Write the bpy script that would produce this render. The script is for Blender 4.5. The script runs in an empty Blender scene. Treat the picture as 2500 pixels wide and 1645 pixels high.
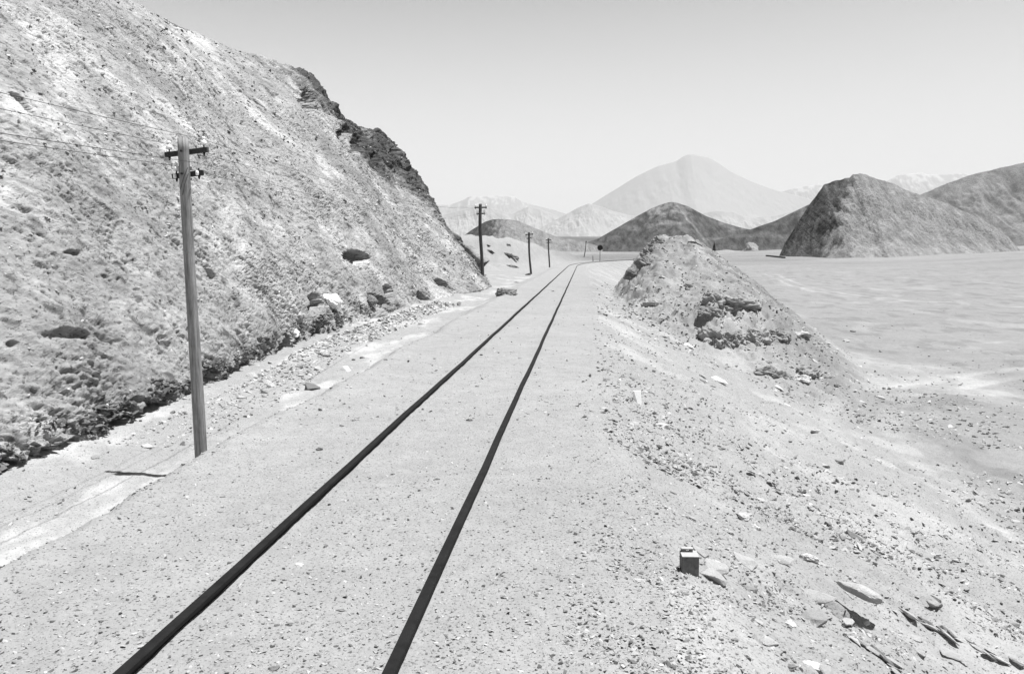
import bpy, bmesh, math, random
import numpy as np
from mathutils import Vector, Matrix, Euler
from mathutils.bvhtree import BVHTree

random.seed(7)
RNG = np.random.default_rng(11)
SC = bpy.context.scene
COL = SC.collection

# ------------------------------------------------------------------ camera
FPX = 1944.0
PITCH = math.atan((822.5 - 616) / FPX)
YAW = math.atan((1424 - 1250) / math.hypot(FPX, 206.5))
cam_d = bpy.data.cameras.new("camera")
cam = bpy.data.objects.new("camera", cam_d)
COL.objects.link(cam)
cam.location = (0, 0, 1.65)
cam.rotation_euler = (math.pi / 2 - PITCH, 0, YAW)
cam_d.sensor_width = 36
cam_d.lens = 36 * FPX / 2500
cam_d.clip_start = 0.05
cam_d.clip_end = 60000
SC.camera = cam
CAMR = Euler((math.pi / 2 - PITCH, 0, YAW)).to_matrix()
EYE = Vector((0, 0, 1.65))

def ray(u, v):
    """world direction of a source-photo pixel, scaled so that its y is 1"""
    d = CAMR @ Vector((u - 1250, -(v - 822.5), -FPX))
    return d / d.y
def at(u, v, y):
    return EYE + ray(u, v) * y
def DP(u, v):                      # 2380-wide viewing pixels to source pixels
    return u * 2500 / 2380, v * 2500 / 2380

# ------------------------------------------------------------------ light
SUN_EL = math.radians(76.5)
SUN_AZ = math.radians(4)          # from +x turned towards +y
sd = Vector((math.cos(SUN_EL) * math.cos(SUN_AZ), math.cos(SUN_EL) * math.sin(SUN_AZ), math.sin(SUN_EL)))
sl = bpy.data.lights.new("sun", 'SUN')
sl.energy = 5.0
sl.angle = math.radians(0.5)
sl.color = (1.0, 1.0, 1.0)
so = bpy.data.objects.new("sun", sl)
so.rotation_euler = (-sd).to_track_quat('-Z', 'Y').to_euler()
so.location = (30, 10, 80)
COL.objects.link(so)

SKY_GAIN = 4.9
w = bpy.data.worlds.new("World")
SC.world = w
w.use_nodes = True
nt = w.node_tree
nt.nodes.clear()
wo = nt.nodes.new('ShaderNodeOutputWorld')
bg = nt.nodes.new('ShaderNodeBackground')
sky = nt.nodes.new('ShaderNodeTexSky')
sky.sky_type = 'NISHITA'
sky.sun_disc = False
sky.sun_elevation = SUN_EL
sky.sun_rotation = math.pi / 2 - SUN_AZ
sky.altitude = 3500
sky.air_density = 1.0
sky.dust_density = 1.0
sky.ozone_density = 1.0
bw = nt.nodes.new('ShaderNodeSeparateColor')
def _sm(op, a, b=None):
    n = nt.nodes.new('ShaderNodeMath'); n.operation = op
    for i, x in enumerate((a, b)):
        if x is None: continue
        if isinstance(x, (int, float)): n.inputs[i].default_value = x
        else: nt.links.new(x, n.inputs[i])
    return n.outputs[0]
nt.links.new(sky.outputs[0], bw.inputs[0])
# the red record of the sky, as on red-filtered black and white film: pale towards the horizon, overhead dimmed further to cut fill
red = bw.outputs[0]
tone = _sm('SUBTRACT', 1.0, _sm('EXPONENT', _sm('MULTIPLY', _sm('SUBTRACT', red, .85), -1.8)))
nt.links.new(_sm('MULTIPLY', _sm('MAXIMUM', tone, .08), SKY_GAIN), bg.inputs[0])
nt.links.new(bg.outputs[0], wo.inputs[0])
bg.inputs[1].default_value = 0.1

SC.view_settings.view_transform = 'Standard'
SC.view_settings.look = 'None'
SC.view_settings.gamma = 1
SC.view_settings.exposure = 0.85

# ------------------------------------------------------------------ numpy noise
def _h(ix, iy, iz, seed):
    n = (ix.astype(np.uint32) * np.uint32(374761393) + iy.astype(np.uint32) * np.uint32(668265263)
         + iz.astype(np.uint32) * np.uint32(2147483647 - 5831) + np.uint32(seed * 974711 & 0xffffffff))
    n = (n ^ (n >> np.uint32(13))) * np.uint32(1274126177)
    n = (n ^ (n >> np.uint32(15))) * np.uint32(2246822519)
    return n ^ (n >> np.uint32(16))
def noise2(x, y, seed=0):
    x = np.asarray(x, dtype=np.float64); y = np.asarray(y, dtype=np.float64)
    ix = np.floor(x).astype(np.int64); iy = np.floor(y).astype(np.int64)
    fx = (x - ix).astype(np.float32); fy = (y - iy).astype(np.float32)
    u = fx * fx * fx * (fx * (fx * 6 - 15) + 10); v = fy * fy * fy * (fy * (fy * 6 - 15) + 10)
    out = 0
    z0 = np.zeros_like(ix)
    for a in (0, 1):
        for b in (0, 1):
            h = _h(ix + a, iy + b, z0, seed)
            ang = (h & np.uint32(1023)).astype(np.float32) * np.float32(2 * math.pi / 1024)
            g = np.cos(ang) * (fx - a) + np.sin(ang) * (fy - b)
            out = out + g * (u if a else 1 - u) * (v if b else 1 - v)
    return out * 1.5
def noise3(x, y, z, seed=0):
    ix = np.floor(x).astype(np.int64); iy = np.floor(y).astype(np.int64); iz = np.floor(z).astype(np.int64)
    fx = (x - ix).astype(np.float32); fy = (y - iy).astype(np.float32); fz = (z - iz).astype(np.float32)
    u = fx * fx * (3 - 2 * fx); v = fy * fy * (3 - 2 * fy); t = fz * fz * (3 - 2 * fz)
    out = 0
    for a in (0, 1):
        for b in (0, 1):
            for c in (0, 1):
                h = _h(ix + a, iy + b, iz + c, seed)
                gx = (h & np.uint32(255)).astype(np.float32) / 127.5 - 1
                gy = ((h >> np.uint32(8)) & np.uint32(255)).astype(np.float32) / 127.5 - 1
                gz = ((h >> np.uint32(16)) & np.uint32(255)).astype(np.float32) / 127.5 - 1
                g = gx * (fx - a) + gy * (fy - b) + gz * (fz - c)
                out = out + g * (u if a else 1 - u) * (v if b else 1 - v) * (t if c else 1 - t)
    return out * 1.2
def fbm2(x, y, o, seed=0, gain=.5, lac=2.03):
    s = 0; a = 1
    for k in range(o):
        s = s + a * noise2(x, y, seed + k); x = x * lac + 17.3; y = y * lac - 9.1; a *= gain
    return s
def fbm3(x, y, z, o, seed=0, gain=.5, lac=2.03):
    s = 0; a = 1
    for k in range(o):
        s = s + a * noise3(x, y, z, seed + k); x = x * lac + 5.3; y = y * lac - 3.1; z = z * lac + 1.7; a *= gain
    return s
def sst(a, b, x):
    t = np.clip((x - a) / (b - a), 0, 1); return t * t * (3 - 2 * t)
def smax(a, b, k):
    return 0.5 * (a + b + np.sqrt((a - b) ** 2 + k * k))
def smin(a, b, k):
    return 0.5 * (a + b - np.sqrt((a - b) ** 2 + k * k))
def lerp(a, b, t):
    return a + (b - a) * t

# ------------------------------------------------------------------ object helpers
def tag(o, label=None, cat=None, group=None, kind=None):
    if label: o['label'] = label
    if cat: o['category'] = cat
    if group: o['group'] = group
    if kind: o['kind'] = kind
    return o
def empty(name, loc, rot=(0, 0, 0)):
    o = bpy.data.objects.new(name, None); COL.objects.link(o)
    o.location = loc; o.rotation_euler = rot; o.empty_display_size = .1
    return o
def mesh_np(name, V, F, mat, parent=None, smooth=True, attrs=None, loc=None):
    """V (n,3), F (m,k) numpy -> one mesh object"""
    me = bpy.data.meshes.new(name)
    V = np.asarray(V, dtype=np.float32); F = np.asarray(F, dtype=np.int32)
    k = F.shape[1]
    me.vertices.add(len(V)); me.vertices.foreach_set("co", V.ravel())
    me.loops.add(F.size); me.loops.foreach_set("vertex_index", F.ravel())
    me.polygons.add(len(F)); me.polygons.foreach_set("loop_start", np.arange(0, F.size, k, dtype=np.int32))
    me.polygons.foreach_set("loop_total", np.full(len(F), k, dtype=np.int32))
    me.polygons.foreach_set("use_smooth", np.full(len(F), smooth, dtype=bool))
    for an, av in (attrs or {}).items():
        at_ = me.attributes.new(an, 'FLOAT', 'POINT'); at_.data.foreach_set("value", np.asarray(av, dtype=np.float32).ravel())
    me.update(calc_edges=True); me.validate()
    me.materials.append(mat)
    o = bpy.data.objects.new(name, me); COL.objects.link(o)
    if parent: o.parent = parent
    if loc is not None: o.location = loc
    return o
def bm_obj(name, bm, mat, parent=None, smooth=False, loc=None):
    me = bpy.data.meshes.new(name); bm.normal_update(); bm.to_mesh(me); bm.free()
    for p in me.polygons: p.use_smooth = smooth
    me.materials.append(mat)
    o = bpy.data.objects.new(name, me); COL.objects.link(o)
    if parent: o.parent = parent
    if loc is not None: o.location = loc
    return o
def grid_faces(nr, nc, wrap=False):
    i = np.arange(nr - 1)[:, None]; j = np.arange(nc if wrap else nc - 1)[None, :]
    j2 = (j + 1) % nc
    a = i * nc + j; b = i * nc + j2; c = (i + 1) * nc + j2; d = (i + 1) * nc + j
    return np.stack([a, b, c, d], -1).reshape(-1, 4)

# ------------------------------------------------------------------ materials
def new_mat(name):
    m = bpy.data.materials.new(name); m.use_nodes = True
    t = m.node_tree; b = t.nodes['Principled BSDF']
    return m, t, b
def N(t, kind, **kw):
    n = t.nodes.new(kind)
    for k, v in kw.items(): setattr(n, k, v)
    return n
def mth(t, op, a, b=None):
    n = t.nodes.new('ShaderNodeMath'); n.operation = op
    for i, x in enumerate((a, b)):
        if x is None: continue
        if isinstance(x, (int, float)): n.inputs[i].default_value = x
        else: t.links.new(x, n.inputs[i])
    return n.outputs[0]
def nz(t, vec, scale, detail=4, rough=.6):
    n = t.nodes.new('ShaderNodeTexNoise'); n.inputs['Scale'].default_value = scale
    n.inputs['Detail'].default_value = detail; n.inputs['Roughness'].default_value = rough
    t.links.new(vec, n.inputs['Vector']); return n.outputs['Fac']
def rmp(t, fac, pts):
    n = t.nodes.new('ShaderNodeValToRGB'); e = n.color_ramp.elements
    e[0].position, e[0].color = pts[0][0], (pts[0][1],) * 3 + (1,)
    e[1].position, e[1].color = pts[-1][0], (pts[-1][1],) * 3 + (1,)
    for p, c in pts[1:-1]:
        q = e.new(p); q.color = (c,) * 3 + (1,)
    t.links.new(fac, n.inputs[0]); return n.outputs[0]
def earth_mat(name, base=None, scale=1.0, contrast=.25, bump=.5, bdist=.02, speck=.35, rough=.95, stretch=(1, 1, 1), spscale=60):
    """dry earth or rock: tone comes from the vertex attribute 'tone' (or base), plus fine grain and specks"""
    m, t, b = new_mat(name)
    tc = N(t, 'ShaderNodeTexCoord'); mp = N(t, 'ShaderNodeMapping'); mp.inputs['Scale'].default_value = stretch
    t.links.new(tc.outputs['Object'], mp.inputs[0]); vec = mp.outputs[0]
    if base is None:
        a = N(t, 'ShaderNodeAttribute'); a.attribute_name = 'tone'; tone = a.outputs['Fac']
    else:
        v = N(t, 'ShaderNodeValue'); v.outputs[0].default_value = base; tone = v.outputs[0]
    tone = mth(t, 'MULTIPLY', tone, TS)
    n1 = nz(t, vec, 9 * scale, 8, .72)
    n2 = nz(t, vec, spscale * scale, 3, .6)
    n3 = nz(t, vec, 2.1 * scale, 6, .65)
    g = rmp(t, n1, [(.25, 1 - contrast), (.75, 1 + contrast)])
    g3 = rmp(t, n3, [(.3, 1 - contrast * .5), (.7, 1 + contrast * .5)])
    sp = rmp(t, n2, [(.34, 1 - speck), (.43, 1.0), (.62, 1.0), (.74, 1.0 + speck * .35)])
    c = mth(t, 'MULTIPLY', mth(t, 'MULTIPLY', tone, g), mth(t, 'MULTIPLY', sp, g3))
    t.links.new(c, b.inputs['Base Color'])
    b.inputs['Roughness'].default_value = rough
    b.inputs['Specular IOR Level'].default_value = .1
    bp = N(t, 'ShaderNodeBump'); bp.inputs['Strength'].default_value = bump; bp.inputs['Distance'].default_value = bdist
    hh = mth(t, 'ADD', n1, mth(t, 'MULTIPLY', n2, .35))
    t.links.new(hh, bp.inputs['Height']); t.links.new(bp.outputs[0], b.inputs['Normal'])
    return m
TS = .69     # overall reflectance of the earth and rock here
M_ground = earth_mat('dry_ground', None, 1.0, .14, 1.0, .02, .6)
M_hill = earth_mat('crumbly_hillside_rock', None, 1.2, .26, .9, .05, .55, stretch=(1, .75, 1.2), spscale=14)
M_far = earth_mat('distant_rock', None, .14, .34, .8, .5, .5, spscale=30)
M_vfar = earth_mat('faraway_mountain', None, .0016, .05, .2, 12, .03, spscale=12)
M_stone = earth_mat('angular_stone', None, 1.6, .18, .7, .02, .3)
M_gravel = earth_mat('loose_gravel', None, 3, .2, .5, .01, .2)

def wood_mat(name, lo, hi):
    m, t, b = new_mat(name)
    tc = N(t, 'ShaderNodeTexCoord'); mp = N(t, 'ShaderNodeMapping'); mp.inputs['Scale'].default_value = (14, 14, .9)
    t.links.new(tc.outputs['Object'], mp.inputs[0])
    n = nz(t, mp.outputs[0], 3.2, 8, .7)
    n2 = nz(t, tc.outputs['Object'], 5, 4, .6)
    c = rmp(t, n, [(.3, lo), (.48, (lo + hi) * .5), (.7, hi)])
    k = rmp(t, n2, [(.3, .8), (.7, 1.15)])
    t.links.new(mth(t, 'MULTIPLY', c, k), b.inputs['Base Color'])
    b.inputs['Roughness'].default_value = .85
    bp = N(t, 'ShaderNodeBump'); bp.inputs['Strength'].default_value = .6; bp.inputs['Distance'].default_value = .006
    t.links.new(n, bp.inputs['Height']); t.links.new(bp.outputs[0], b.inputs['Normal'])
    return m
M_wood = wood_mat('weathered_pole_wood', .07, .36)
M_wood2 = wood_mat('dark_pole_wood', .02, .08)
M_arm = wood_mat('dark_crossarm_wood', .015, .05)
def plain_mat(name, c, rough=.6, metal=0, var=.25, scale=20, spec=.5):
    m, t, b = new_mat(name)
    tc = N(t, 'ShaderNodeTexCoord')
    n = nz(t, tc.outputs['Object'], scale, 5, .65)
    t.links.new(rmp(t, n, [(.3, c * (1 - var)), (.7, c * (1 + var))]), b.inputs['Base Color'])
    b.inputs['Roughness'].default_value = rough; b.inputs['Metallic'].default_value = metal
    b.inputs['Specular IOR Level'].default_value = spec
    bp = N(t, 'ShaderNodeBump'); bp.inputs['Strength'].default_value = .3; bp.inputs['Distance'].default_value = .002
    t.links.new(n, bp.inputs['Height']); t.links.new(bp.outputs[0], b.inputs['Normal'])
    return m
M_rail = plain_mat('rusty_rail_steel', .011, .75, 0, .4, 9, .12)
M_iron = plain_mat('dark_iron', .015, .6, 0, .3, 30, .3)
M_porc = plain_mat('white_porcelain', .85, .2, 0, .04, 20)
M_white = plain_mat('white_paint', .82, .6, 0, .06, 30)
M_conc = plain_mat('stained_concrete', .13, .9, 0, .35, 35, .2)
M_conc2 = plain_mat('pale_concrete_top', .34, .9, 0, .15, 35, .2)
M_sign = plain_mat('blackened_sign_plate', .012, .7, 0, .2, 5, .2)
M_wire = plain_mat('old_line_wire', .03, .6, 0, .1, 5, .3)

# ------------------------------------------------------------------ terrain function
TX = -1.28; CY0 = 97.0; CR = 280.0; CA = math.radians(15)
def track_x(y):
    y = np.asarray(y, dtype=np.float64)
    ye = CY0 + CR * math.sin(CA)
    a = np.clip(y - CY0, 0, ye - CY0)
    x = CR - np.sqrt(CR * CR - a * a)
    return TX + x + np.clip(y - ye, 0, None) * math.tan(CA)
PITS = []
BED = -.048
RUTS = []
def rut_mask(x, y, path, w=.16, half=.75):
    best = np.full(np.shape(x), 9e9)
    for (ax_, ay_), (bx_, by_) in zip(path[:-1], path[1:]):
        vx, vy = bx_ - ax_, by_ - ay_; t_ = np.clip(((x - ax_) * vx + (y - ay_) * vy) / (vx * vx + vy * vy), 0, 1)
        best = np.minimum(best, np.hypot(x - ax_ - t_ * vx, y - ay_ - t_ * vy))
    best = best + .12 * noise2(x * .5, y * .5, 402)
    return np.exp(-((best - half) / w) ** 2) * (.35 + .65 * sst(-.3, .3, noise2(x * .35, y * .35, 401)))
def ground(x, y, detail=True):
    x = np.asarray(x, dtype=np.float64); y = np.asarray(y, dtype=np.float64)
    r = np.hypot(x, y)
    s = x - track_x(y)
    n_lo = fbm2(x / 9, y / 9, 3, 21)
    n_mid = fbm2(x / 1.7, y / 1.7, 4, 31)
    # the broad plain on the right: low near by, rising far off, then falling behind a crest
    plain = -3.0 + 4.75 * sst(25, 400, r) - 6 * sst(480, 640, r) + 66 * np.clip((r - 700) / 2400, 0, 1) ** 1.15
    plain = plain + n_lo * .16 * sst(8, 30, r) + fbm2(x / 60, y / 60, 3, 3) * .7 * sst(60, 250, r)
    plain = plain + 2.2 * sst(60, 160, x) * sst(60, 200, r) * (r < 900)
    # track bench and the embankment falling to the right
    edge = 1.62 + .14 * n_mid + .25 * noise2(y / 5, 0 * y, 5)
    t = s - edge
    slope_r = BED - np.clip(t, 0, None) * .44 + (np.sqrt(t * t + .25) - np.abs(t)) * -.0
    wob = .05 * n_mid + .04 * n_lo
    z = smax(slope_r + wob * sst(0, 2.5, t) - .0, plain, .35)
    z = np.where(t < 0, BED + 0 * z, lerp(BED, z, sst(-.05, .5, t)))
    # left: small berm, ditch, far side
    ld = -s - 1.85 + .08 * n_mid + .12 * noise2(y / 3.1, 0 * y, 8)
    ditch = np.interp(y, [0, 10, 17, 26, 40, 400], [.72, .70, .58, .28, .16, .1])
    prof = sst(-.05, .85, ld)
    zl = BED + .035 * np.exp(-((ld + .08) / .16) ** 2) - ditch * prof + sst(1.6, 3.1, ld) * .18
    # bank behind the end of the hill
    by = sst(52, 66, y) * (1 - sst(135, 200, y))
    bank = np.interp(y, [50, 62, 75, 100, 118, 140, 170], [0, 1.2, 3.1, 3.2, 3.0, 2.2, .8])
    bstart = np.interp(y, [50, 70, 85, 105, 125, 140], [5, 6.5, 7.5, 2.4, 2.0, 3.5])
    zl = zl + bank * sst(0, 4.8, ld - bstart) * (y > 45) + .0 * by
    zl = zl + (.16 * n_mid + .3 * n_lo) * sst(bstart, bstart + 4, ld) * sst(45, 60, y)
    zl = lerp(zl, smin(zl, plain + 1.0, 1), sst(150, 240, r))
    zf = np.where(s < 0, zl, z)
    # beyond 200 m both sides merge into the plain, the line on a low bank
    low = plain + .6 * np.exp(-(s / 4.0) ** 2)
    zt = lerp(zf, low, sst(190, 300, r))
    # the spoil mound on the right of the track
    mx = 4.85 + .05 * (y - 44); dx = x - mx; dy = y - 44.0
    ax = np.where(dx < 0, 1.42, .84); ay = np.where(dy < 0, .245, .16)
    dx = np.sign(dx) * np.maximum(np.abs(dx) - .8, 0)
    q = np.sqrt((ax * dx) ** 2 + (ay * dy) ** 2 + .12)
    rough = fbm2(x / 1.2 + 4, y / 1.5, 5, 55)
    strat = np.abs(noise2((x * .5 + y * .3) * 3.4, (y - x) * .35, 66))
    rock_ = fbm2(x * 2.1 + y * .6, y * 1.3 - x * .5, 5, 67, gain=.62); blk = np.maximum(0, noise2((x * .6 + y * .5) * 4.2 + rough, (y - x) * 1.1, 68) - .05)
    mz = 2.74 - q + .17 * rough + .06 * strat + .06 * rock_ * (1 + 2.5 * sst(.5, -1.5, dx)) + .05 * blk + .06 * np.abs(noise2(x * 1.1 - y * .5, y * .2 + x * .3, 61))
    far = (r > 20) & (r < 90)
    m2 = smax(zt, mz, .25)
    zt = np.where(far & (s > .6), m2, zt)
    # low rocky rib running right and down from the mound
    rib = .75 * np.exp(-(((y - 29.0) - .35 * (x - 5)) / 1.5) ** 2) * sst(2.6, 4.5, x) * (1 - sst(6.5, 9.5, x))
    zt = zt + rib * (.7 + .6 * rough) * (s > 1)
    if detail:
        onb = (np.abs(s) < 1.75)
        near = 1 - sst(30, 90, r)
        f1 = fbm2(x * 2.6, y * 2.6, 3, 71); f2 = fbm2(x * 11, y * 11, 3, 77)
        k = np.where(onb, .35, 1.0)
        zt = zt + near * k * (.020 * f1 + .009 * f2)
        # shaly ledges in the cut slope, running down to the right
        p = (x * .55 + y * .83) * 3.2 + .6 * n_mid; qq = (x * .83 - y * .55) * .8
        led = np.maximum(0, noise2(p, qq, 91) - .12) * np.maximum(0, .8 + noise2(x * .8, y * .8, 95))
        zt = zt + near * .10 * led * sst(.5, 2.2, s - edge) * (1 - sst(9, 12, s)) * (s > 0)
        chip = np.maximum(0, noise2((x * .55 + y * .83) * 9 + n_mid, (x * .83 - y * .55) * 2.6, 92) - .1)
        zt = zt + near * .07 * chip * sst(.1, 1.2, s - edge) * (1 - sst(9, 12, s)) * (s > 0)
        # uneven bedded rock in the bank beyond the hill
        bk = sst(3.5, 6, ld) * sst(50, 60, y) * (1 - sst(150, 220, r))
        zt = zt + bk * (.5 * np.abs(fbm2(x * .22 + y * .1, y * .16, 4, 97)) + .25 * np.maximum(0, noise2(zt * 2.2 + x * .1, x * .12, 98)))
        for path in RUTS:
            zt = zt - .05 * rut_mask(x, y, path)
        for (px_, py_, la, lb, ro, dp) in PITS:
            ca, sa = math.cos(ro), math.sin(ro)
            a_ = ((x - px_) * ca + (y - py_) * sa) / la; b_ = (-(x - px_) * sa + (y - py_) * ca) / lb
            qq = np.sqrt(a_ * a_ + b_ * b_) + .10 * f2 + .12 * f1
            zt = zt - dp * (1 - sst(.6, 1.0, qq)) * (qq < 1.3)
        # shallow runs and tyre marks in the plain
        zt = zt + .05 * sst(9, 13, s) * fbm2(x * .35, y * 1.1, 3, 99) * (r < 200)
    return zt
def _pits():
    out = []
    # photo pixel, half length and half width in metres, heading, depth
    for u, v, la, lb, ro, dp in ((2072, 1515, .19, .075, -.45, .26), 
                                 (1720, 1150, .28, .03, -.5, .07), (1880, 1183, .16, .05, -.4, .10), (1610, 690, .3, .2, -.3, .3)):
        p = hit(u, v); out.append((p.x, p.y, la, lb, ro, dp))
    return out
def g1(x, y):
    return float(ground(np.array([x]), np.array([y]))[0])

def hit(u, v, y0=2.0, y1=600):
    """where the ray of a photo pixel meets the ground"""
    rr = ray(u, v)
    ys = np.exp(np.linspace(math.log(y0), math.log(y1), 1500))
    zz = EYE.z + rr.z * ys; gg = ground(rr.x * ys, ys)
    k = np.argmax(zz < gg)
    if k == 0: k = len(ys) - 1
    return Vector((rr.x * ys[k], ys[k], float(gg[k])))

PITS = _pits()
def _path(pts):
    q = [hit(*DP(u, v)) for u, v in pts]; n_ = 60
    c_ = np.array([(p.x, p.y) for p in q]); k_ = np.linspace(0, 1, len(c_)); kk = np.linspace(0, 1, n_)
    a_ = np.stack([np.interp(kk, k_, c_[:, 0]), np.interp(kk, k_, c_[:, 1])], -1)
    for _ in range(3):
        for i in range(2): a_[1:-1, i] = np.convolve(a_[:, i], np.ones(5) / 5, 'same')[1:-1] if 0 else a_[1:-1, i]
    a2 = a_.copy()
    for _ in range(60): a2[1:-1] = (a2[:-2] + a2[1:-1] * 2 + a2[2:]) / 4
    return a2[::3]
RUTS = [_path([(2500, 1290), (2380, 1210), (2200, 1125), (2060, 1075), (1975, 1010), (1970, 960), (2020, 915), (2150, 885), (2380, 862), (2600, 850)]),
        _path([(2600, 720), (2380, 712), (2150, 700), (1950, 690), (1830, 660), (1780, 630)])]
def tone_ground(x, y):
    r = np.hypot(x, y); s = x - track_x(y)
    a = fbm2(x / 2.2, y / 2.2, 5, 201); b = fbm2(x / 14, y / 14, 4, 211); c = fbm2(x / 70, y / 22, 4, 221)
    tn = .385 + .018 * a + .012 * b
    sal = sst(.15, .6, fbm2(x / 1.1, y / 2.6, 4, 231) + .45 * np.exp(-((s + 3.2) / .6) ** 2) - .1)
    sal = sal * (.45 + .8 * sst(-.3, .4, fbm2(x * 2.3, y * 1.4, 4, 236)))
    tn = tn + .13 * sal * sst(-1.95, -2.25, s) * (s > -6.5) * (y < 60)
    pl = sst(6.5, 10, s)
    tn = tn - .07 * pl - .05 * pl * sst(.15, .5, fbm2(x / 1.6 + 5, y / 3.4, 4, 244)) + .10 * sum(rut_mask(x, y, p_, .3) for p_ in RUTS) * (r < 150) + .05 * pl * sst(.25, .7, fbm2(x / 3, y / 7, 4, 241))
    onm = np.exp(-(((x - 5.5) / 4.5) ** 2 + ((y - 42) / 14) ** 2))
    tn = tn - .09 * onm + .12 * onm * fbm2(x * 1.5, y * .9, 4, 246)
    pat = np.exp(-(((x - 12.0) / 3.0) ** 2 + ((y - 32) / 5.5) ** 2) * 1.1)
    tn = tn + .10 * sst(.25, .7, pat + .35 * a)
    tn = tn + .06 * sst(.2, .6, a) * (s > 1.7) * (s < 9)
    # far: darker gravel plain with pale streaks
    dk = sst(470, 560, r)
    st = sst(.05, .45, fbm2(x / 420, r / 60, 4, 251))
    tn = lerp(tn, .115 + .10 * st, dk)
    mid = sst(110, 220, r) * (1 - dk)
    tn = lerp(tn, .30 + .08 * c, mid * .8)
    cen = sst(.16, .07, x / np.maximum(r, 1)) * sst(135, 175, r) * (1 - sst(-7, -3, s) * sst(8, 4, s))
    tn = lerp(tn, .225 + .03 * a + .13 * np.exp(-((r - 330) / 40) ** 2), cen * (1 - dk))
    return np.clip(tn, .06, .75)

# radial sheet of ground round the camera, finest where it is seen
th_dense = np.linspace(math.radians(-44), math.radians(36), 900)
th_rest = np.linspace(math.radians(36), math.radians(316), 90)[1:-1]
TH = np.concatenate([th_dense, th_rest])          # angle from +y, clockwise towards +x
rows = [1.2]
while rows[-1] < 9000:
    d = rows[-1]
    if d < 2.4: st = .08
    elif d < 150: st = min(max(.0011 * d * d, .009), .0062 * d if (d < 22 or d > 62) else .003 * d)
    else: st = .016 * d
    rows.append(d + st)
R = np.array(rows)
RR, TT = np.meshgrid(R, TH, indexing='ij')
X = RR * np.sin(TT); Y = RR * np.cos(TT)
Z = ground(X, Y)
# under the hill the sheet stays low
Vg = np.stack([X, Y, Z], -1).reshape(-1, 3)
tn = tone_ground(X, Y).ravel()
Vg = np.vstack([Vg, [[0, 0, g1(0, 0)]]]); tn = np.append(tn, .38)
Fg = grid_faces(len(R), len(TH), wrap=True)
hubn = len(Vg) - 1
nth = len(TH)
j = np.arange(nth)
hub = np.stack([np.full(nth, hubn), (j + 1) % nth, j, j], -1)
gobj = mesh_np('ground', Vg, Fg[:, ::-1], M_ground, attrs={'tone': tn})
tag(gobj, 'pale stony desert ground with the track bed, ditch and plain', kind='structure')
bmh = bmesh.new()
ring = [bmh.verts.new((float(1.25 * math.sin(a)), float(1.25 * math.cos(a)), g1(1.25 * math.sin(a), 1.25 * math.cos(a)) - .004)) for a in np.linspace(0, 2 * math.pi, 40)[:-1]]
bmh.faces.new(list(reversed(ring)))
tag(bm_obj('ground', bmh, M_gravel), 'patch of ground under the viewpoint', kind='structure')
del Vg, Fg

# ------------------------------------------------------------------ the hillside on the left
FOOT = [  # world x, y, z of the foot of the slope
    (-6.3, -6, -.75), (-6.0, 4, -.8), (-5.75, 8.4, -.8), (-5.85, 12.6, -.72), (-6.3, 18, -.45), (-6.0, 22, -.3),
    (-5.7, 28, -.2), (-5.45, 34, -.15), (-4.8, 39, -.15), (-5.05, 44, -.2), (-6.7, 50, -.2), (-9.5, 56, -.2)]
CREST = [  # display pixel of the skyline and its distance
    None, None, (-120, -190, 15), (170, -60, 19.5), (300, 0, 23), (400, 50, 27), (520, 105, 31), (600, 130, 35),
    (722, 176, 42), (745, 210, 43.5), (792, 276, 46), (832, 294, 48), (884, 309, 52), (920, 328, 54), (938, 368, 54.5),
    (960, 410, 54.5), (985, 455, 54), (1010, 500, 52.5), (1025, 530, 50.5), (1060, 550, 49), (1092, 572, 48.5), (1130, 610, 48)]
crest = [(-19.0, -6, 9.5), (-16.5, 6, 9.2)]
for c in CREST[2:]:
    p = at(*DP(c[0], c[1]), c[2]); crest.append(tuple(p))
crest = np.array(crest)
# arc parameters
cu = np.concatenate([[0], np.cumsum(np.linalg.norm(np.diff(crest, axis=0), axis=1))]); cu /= cu[-1]
# foot parameter assigned so that slope lines run roughly straight up from the track
foot = np.array(FOOT)
fy_for_crest = [-6, 4, 8, 11, 13.5, 16.5, 19, 22, 27, 28.5, 31, 33, 36, 37.5, 38.5, 39.5, 41, 43, 45, 46.5, 48, 50]
NU, NV = 1500, 760
# parameter spacing: even in viewing angle more or less
tcr = np.linspace(0, 1, len(crest))
# give more columns to visible part
uu = np.linspace(0, 1, NU)
key = np.array([math.atan2(f, 6.0) for f in fy_for_crest]); key = (key - key[0]) / (key[-1] - key[0])
key = .55 * key + .45 * np.linspace(0, 1, len(key))
C3 = np.stack([np.interp(uu, key, crest[:, i]) for i in range(3)], -1)
fy = np.interp(uu, key, fy_for_crest)
F3 = np.stack([np.interp(fy, foot[:, 1], foot[:, 0]), fy, np.interp(fy, foot[:, 1], foot[:, 2])], -1)
ker = np.ones(15) / 15
for A in (F3,):
    for i in range(3):
        A[:, i] = np.convolve(np.pad(A[:, i], 7, mode='edge'), ker, mode='valid')
vv = np.concatenate([np.linspace(-.02, .06, 70, endpoint=False), np.linspace(.06, 1, 600, endpoint=False), np.linspace(1, 1.9, NV - 670)])
P = np.zeros((NV, NU, 3))
span = np.linalg.norm(C3 - F3, axis=1)
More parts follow.
